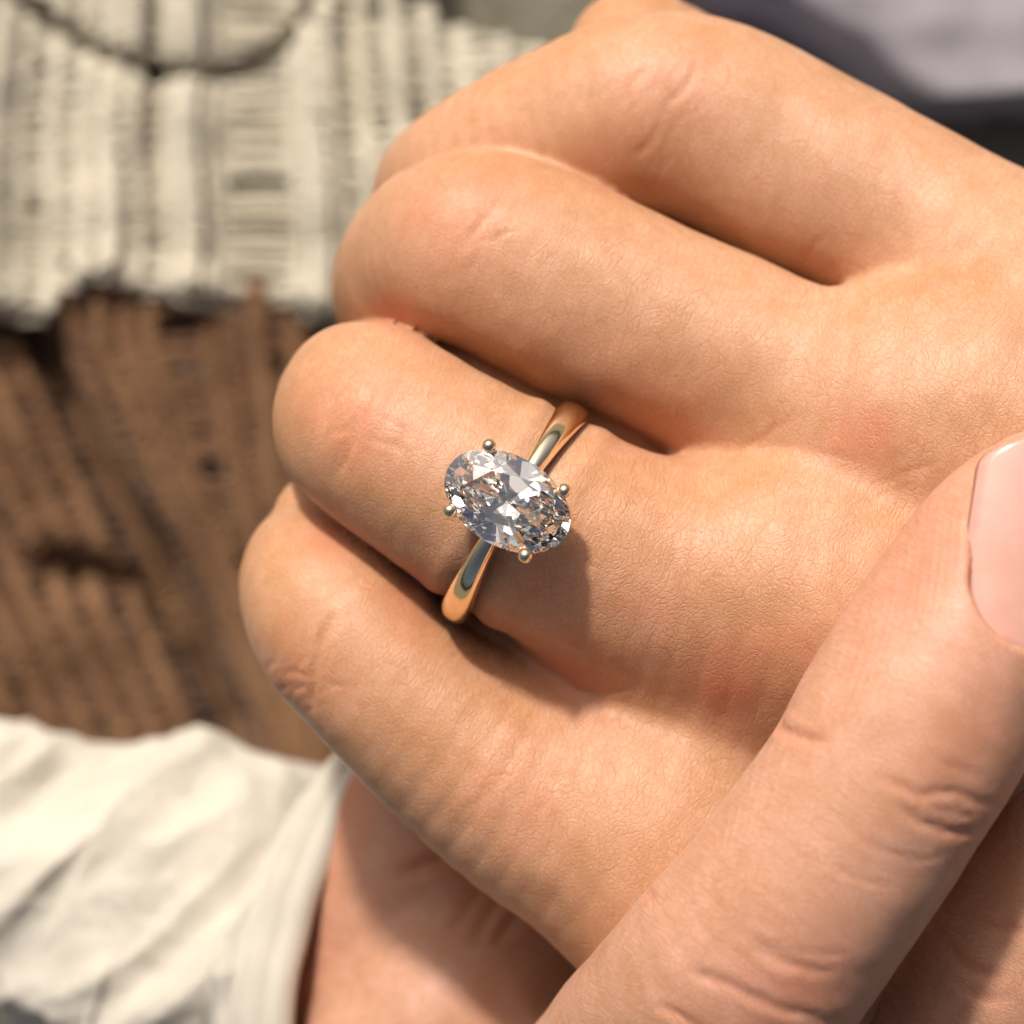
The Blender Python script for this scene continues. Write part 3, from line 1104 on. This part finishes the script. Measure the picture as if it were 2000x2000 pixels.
vv = vv + out * (fold * ramp_in)[:, None]
sleeve = empty('sleeve', rim_c)
tag(sleeve, 'white cotton shirt sleeve on the holding arm at lower left', 'sleeve')
link('sleeve_cloth', mesh_np('sleeve_cloth', vv, qd), MAT_WHITE, sleeve)
# hem: a thick turned-back band with a raised edge
nr = np.array([-0.84, 0.02, -0.54]); nr /= np.linalg.norm(nr)
prof = [(7.0, -1.4), (3.0, -0.9), (0.6, -0.75), (-0.25, -0.35), (-0.45, 0.1), (-0.2, 0.55), (0.5, 0.85), (1.3, 0.80), (2.0, 0.50), (2.7, 0.80), (3.8, 1.0), (4.9, 0.75), (5.3, 0.15), (5.6, -0.5)]
prof = catmull([(p[0] * 0.75 if p[0] < 6 else p[0], p[1]) for p in prof], 4)
vv, qd = rings_mesh('cuff', [rim_c + nr * p[0] for p in prof], [19.2 + 1.5 * p[1] + 0.02 * p[0] for p in prof], [nr] * len(prof), 260)
c2 = np.repeat(np.array([rim_c + nr * p[0] for p in prof]), 260, 0)
out = vv - c2; out /= np.linalg.norm(out, axis=1, keepdims=True)
wob = 0.9 * noise3(out * 2.3 + 11) + 0.35 * noise3(out * 6.0 + 2)
vv = vv + out * (0.7 * wob)[:, None] + nr[None] * (1.0 * noise3(out * 1.7 + 20))[:, None]
link('cuff', mesh_np('cuff', vv, qd), MAT_WHITE, sleeve)

# ---------------------------------------------------------------- the striped knit sweater behind the hands
SZ = -110.0


def pix_grid(x0, x1, y0, y1, step):
    xs = np.arange(x0, x1 + step, step); ys = np.arange(y0, y1 + step, step)
    X, Y = np.meshgrid(xs, ys, indexing='ij')
    return X.ravel(), Y.ravel(), len(xs), len(ys)


def stroke_field(X, Y, line, width):
    L = catmull(np.array(line, float), 8)
    d, t = poly_dist(np.stack([X, Y, 0 * X], 1), np.hstack([L, 0 * L[:, :1]]))
    return np.exp(-(d / width) ** 2)


def height_mesh(name, X, Y, nx, ny, Z, keep):
    k = (CAM_Z - SZ) / CAM_Z / PXMM
    v = np.stack([(X - 1000) * k, (1000 - Y) * k, Z], 1)
    q = grid_quads(nx, ny)[:, ::-1]
    q = q[np.all(keep[q], 1)]
    used = np.unique(q)
    remap = np.full(len(v), -1); remap[used] = np.arange(len(used))
    return mesh_np(name, v[used], remap[q])


def nz(X, Y, sx, sy, o=0.0):
    return noise3(np.stack([X * sx + o, Y * sy + o * 1.7, 0 * X + o], 1))


PMM = PXMM * CAM_Z / (CAM_Z - SZ)          # photograph pixels per mm at the sweater


def sw(x, y, z):
    return np.stack([(x - 1000) / PMM, (1000 - y) / PMM, z], -1)


def strand(path, rad, seg=7, flat=1.0):
    """tube mesh data along a path (n,3); rad (n,); flat squeezes it towards the cloth"""
    t = np.gradient(path, axis=0); t /= np.linalg.norm(t, axis=1, keepdims=True)
    up_ = np.array([0, 0, 1.0])
    a_ = np.cross(t, up_); a_ /= np.linalg.norm(a_, axis=1, keepdims=True) + 1e-9
    b_ = np.cross(a_, t)
    th = 2 * math.pi * np.arange(seg) / seg
    v = path[:, None, :] + rad[:, None, None] * (a_[:, None, :] * np.cos(th)[None, :, None] + flat * b_[:, None, :] * np.sin(th)[None, :, None])
    return v.reshape(-1, 3), grid_quads(len(path), seg, True)


def join(parts):
    vs_, qs_, n = [], [], 0
    for v, q in parts:
        vs_.append(v); qs_.append(q + n); n += len(v)
    return np.vstack(vs_), np.vstack(qs_)


def gridded(f, x0=-1000, x1=1700, y0=-750, y1=1700, st=6):
    """tabulate a relief once and look it up bilinearly"""
    xs, ys = np.arange(x0, x1, st), np.arange(y0, y1, st)
    X, Y = np.meshgrid(xs, ys, indexing='ij')
    T = f(X.ravel(), Y.ravel()).reshape(X.shape)

    def g(x, y):
        u = np.clip((np.asarray(x) - x0) / st, 0, len(xs) - 2.001); v = np.clip((np.asarray(y) - y0) / st, 0, len(ys) - 2.001)
        i, j = u.astype(int), v.astype(int)
        a_, b_ = u - i, v - j
        return T[i, j] * (1 - a_) * (1 - b_) + T[i + 1, j] * a_ * (1 - b_) + T[i, j + 1] * (1 - a_) * b_ + T[i + 1, j + 1] * a_ * b_
    return g


def knit_panel(parent, mat, rib_mat, ribs, path, y0, y1, fold, pitch, holes, seed, lift=0.15):
    """upright ribs of yarn with open rungs between them; path(x, y) bends the ribs, fold(x, y) is the cloth's relief"""
    r = np.random.default_rng(seed)
    for c, hw in ribs:
        yb, ye = y0(c), y1(c)
        ys = np.arange(yb, ye, 5.0)
        xs = path(np.full(len(ys), float(c)), ys)
        for k in (-1, 1):                                   # each rib is two plies wrapped round each other
            ph = 2 * math.pi * ys / (pitch * 2.0) + (0 if k > 0 else math.pi)
            x_ = xs + 0.42 * hw * np.cos(ph) + 2.5 * noise3(np.stack([ys * 0.05, ys * 0 + c, ys * 0 + k], 1))
            z_ = fold(xs, ys) + lift + 0.3 * np.sin(ph)
            rad = (0.60 * hw / PMM) * (1 + 0.10 * np.sin(2 * math.pi * ys / pitch + k) + 0.12 * noise3(np.stack([ys * 0.03, ys * 0 + 2 * c, ys * 0 + k], 1)))
            v, q = strand(sw(x_, ys, z_), rad, 9, 0.8)
            if k < 0: base = (v, q)
        link('rib', mesh_np('rib', *join([base, (v, q)])), rib_mat, parent)
    rungs = []
    xs_ = sorted(c for c, _ in ribs)
    for a_, b_ in zip(xs_[:-1], xs_[1:]):
        y = max(y0(a_), y0(b_)) - 10
        while y < min(y1(a_), y1(b_)) + 8:
            y += pitch * r.uniform(0.75, 1.25)
            if r.random() < 0.025: continue
            xm = 0.5 * (a_ + b_)
            px_ = path(np.array([xm]), np.array([y]))[0]
            if any(abs(px_ - hx) < rx and abs(y - hy) < ry for hx, hy, rx, ry in holes): continue
            t = np.linspace(0, 1, 9)
            yy = y + r.normal(0, 4) * (t - 0.5) + r.normal(0, 5) * np.sin(math.pi * t) + r.normal(0, 1.2, 9)
            xx = path(a_ + (b_ - a_) * t, yy)
            zz = fold(xx, yy) + 0.25 * np.sin(math.pi * t) + r.normal(0, 0.12)
            rungs.append(strand(sw(xx, yy, zz), np.full(9, pitch * r.uniform(0.46, 0.62) / PMM), 6, 0.75))
    o = link('yarn_rungs', mesh_np('yarn_rungs', *join(rungs)), mat, parent)
    o['kind'] = 'stuff'


KB = np.array([(-700, 600), (-200, 640), (0, 616), (103, 631), (140, 611), (155, 566), (222, 546), (290, 598), (362, 585), (440, 595), (518, 605), (640, 622), (1000, 640), (1400, 650)], float)
knit_edge = lambda x: np.interp(x, KB[:, 0], KB[:, 1]) - 14.0
sweater = empty('sweater', P(300, 700, SZ))
tag(sweater, 'ribbed open-knit sweater, cream above and brown below, blurred behind the hands', 'sweater')


ARC = catmull([(-60, -60), (60, 20), (145, 72), (260, 132), (363, 148), (490, 132), (570, 72), (640, -40)], 8)


CREAM_FOLDS = [(-480, 50), (-330, 50), (-170, 50), (-40, 45), (212, 48), (368, 38), (628, 36), (780, 50), (950, 50), (1100, 50)]


def cream_fold(x, y):
    x, y = np.asarray(x, float), np.asarray(y, float)
    z = SZ + 2.4 * nz(x, y, 0.0035, 0.0016, 5) + 0.6 * nz(x, y, 0.012, 0.012, 6)
    w_ = x + 0.10 * (y - 560) * (x < 300)
    for c_, hw_ in CREAM_FOLDS:
        z += 3.0 * np.exp(-((w_ - c_) / hw_) ** 2)
    d, _ = poly_dist(np.stack([x, y, 0 * x], 1), np.hstack([ARC, 0 * ARC[:, :1]]))
    z -= 5.0 * np.exp(-(d / 17) ** 2)
    hem = knit_edge(x)
    z += 0.8 * sstep(70, 20, hem - y) - 1.2 * sstep(14, -4, hem - y)
    top = np.interp(x, [-700, 790, 830, 930, 1050, 1200], [-900, -900, -30, 52, 88, 90])
    return z - 15.0 * sstep(26, -10, y - top) ** 2


cream_path = lambda x, y: x + 0.00017 * (y - 560) * (x - 330) + 9 * nz(x, y, 0.004, 0.006, 2)
cream_ribs = [(x, 15) for x in range(-640, 0, 70)] + [(28, 16), (98, 18), (160, 22), (215, 26), (262, 20), (338, 20), (375, 26), (412, 18), (440, 10), (592, 18), (628, 24), (664, 18), (735, 18), (810, 20), (885, 20), (960, 20), (1040, 20), (1120, 20)]
top_of = lambda x: float(np.interp(x, [-700, 790, 830, 930, 1050, 1200], [-700, -700, -30, 52, 88, 90]))
knit_panel(sweater, MAT_CREAM, MAT_CREAM_RIB, cream_ribs, cream_path, top_of, lambda x: float(knit_edge(x)) + 4 * math.sin(x), gridded(cream_fold), 17.0,
           [(533, 447, 60, 7), (60, 140, 30, 6), (95, 262, 30, 6), (790, 230, 40, 7), (760, 22, 40, 14)], 3)


def brown_fold(x, y):
    x, y = np.asarray(x, float), np.asarray(y, float)
    z = SZ - 1.2 + 2.0 * nz(x, y, 0.004, 0.002, 15) + 0.7 * nz(x, y, 0.014, 0.008, 16)
    for line, w_, dp in (VAL1, 48, 8.0), (VAL2, 40, 5.0):
        d, _ = poly_dist(np.stack([x, y, 0 * x], 1), np.hstack([line, 0 * line[:, :1]]))
        z -= dp * np.exp(-(d / w_) ** 2)
    return z


VAL1 = catmull([(40, 640), (90, 700), (125, 790), (170, 890), (230, 990), (290, 1080), (360, 1220), (420, 1380), (450, 1480)], 6)
VAL2 = catmull([(100, 1105), (180, 1120), (260, 1170), (320, 1260), (390, 1350), (440, 1420)], 6)
brown_path = lambda x, y: x + (0.40 * sstep(620, 150, x) + 0.06) * np.maximum(y - 690, 0) + 6 * nz(x, y, 0.004, 0.006, 12)
brown_ribs = [(x, 20) for x in range(-900, 0, 66)] + [(20, 19), (84, 19), (140, 17), (200, 18), (250, 17), (296, 15), (404, 17), (440, 11), (505, 20), (575, 20), (650, 20), (730, 14), (810, 14), (890, 14), (970, 14), (1060, 14), (1150, 14)]
knit_panel(sweater, MAT_BROWN, MAT_BROWN_RIB, brown_ribs, brown_path, lambda x: float(knit_edge(x)) - 40, lambda x: 1560.0, gridded(brown_fold), 18.0,
           [(345, 640, 40, 12), (348, 730, 40, 10), (352, 820, 40, 11), (380, 925, 40, 12), (400, 1110, 30, 10), (350, 680, 40, 6), (370, 870, 40, 6)], 4, 0.55)
# the lining seen through the open stitches
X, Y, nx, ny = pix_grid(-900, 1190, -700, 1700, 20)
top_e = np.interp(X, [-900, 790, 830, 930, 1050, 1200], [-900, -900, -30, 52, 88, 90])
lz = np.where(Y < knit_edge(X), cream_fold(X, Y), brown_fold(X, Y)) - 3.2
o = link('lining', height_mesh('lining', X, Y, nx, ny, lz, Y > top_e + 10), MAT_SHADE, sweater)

# ---------------------------------------------------------------- lavender grey cloth at the upper right
X, Y, nx, ny = pix_grid(1160, 2700, -900, 300, 8)
SZ_keep = SZ
SZ = -116.0
edge = np.interp(X, [1160, 1235, 1400, 1650, 1790, 1900, 2050, 2300, 2700], [-60, 15, 160, 235, 228, 214, 208, 195, 190]) + 4 * nz(X, Y, 0.012, 0.0, 4)
Z = SZ + 3.0 * nz(X, Y, 0.003, 0.004, 31) + 0.8 * nz(X, Y, 0.012, 0.014, 32)
Z -= 9.0 * stroke_field(X, Y, [(1250, -60), (1350, 5), (1480, 45), (1600, 95), (1700, 160), (1800, 240)], 42)
Z -= 11.5 * sstep(38, 0, edge - Y) ** 2
lav = link('draped_cloth', height_mesh('draped_cloth', X, Y, nx, ny, Z, Y < edge), MAT_LAV)
tag(lav, 'lavender grey draped cloth blurred at the upper right', 'cloth')
SZ = SZ_keep
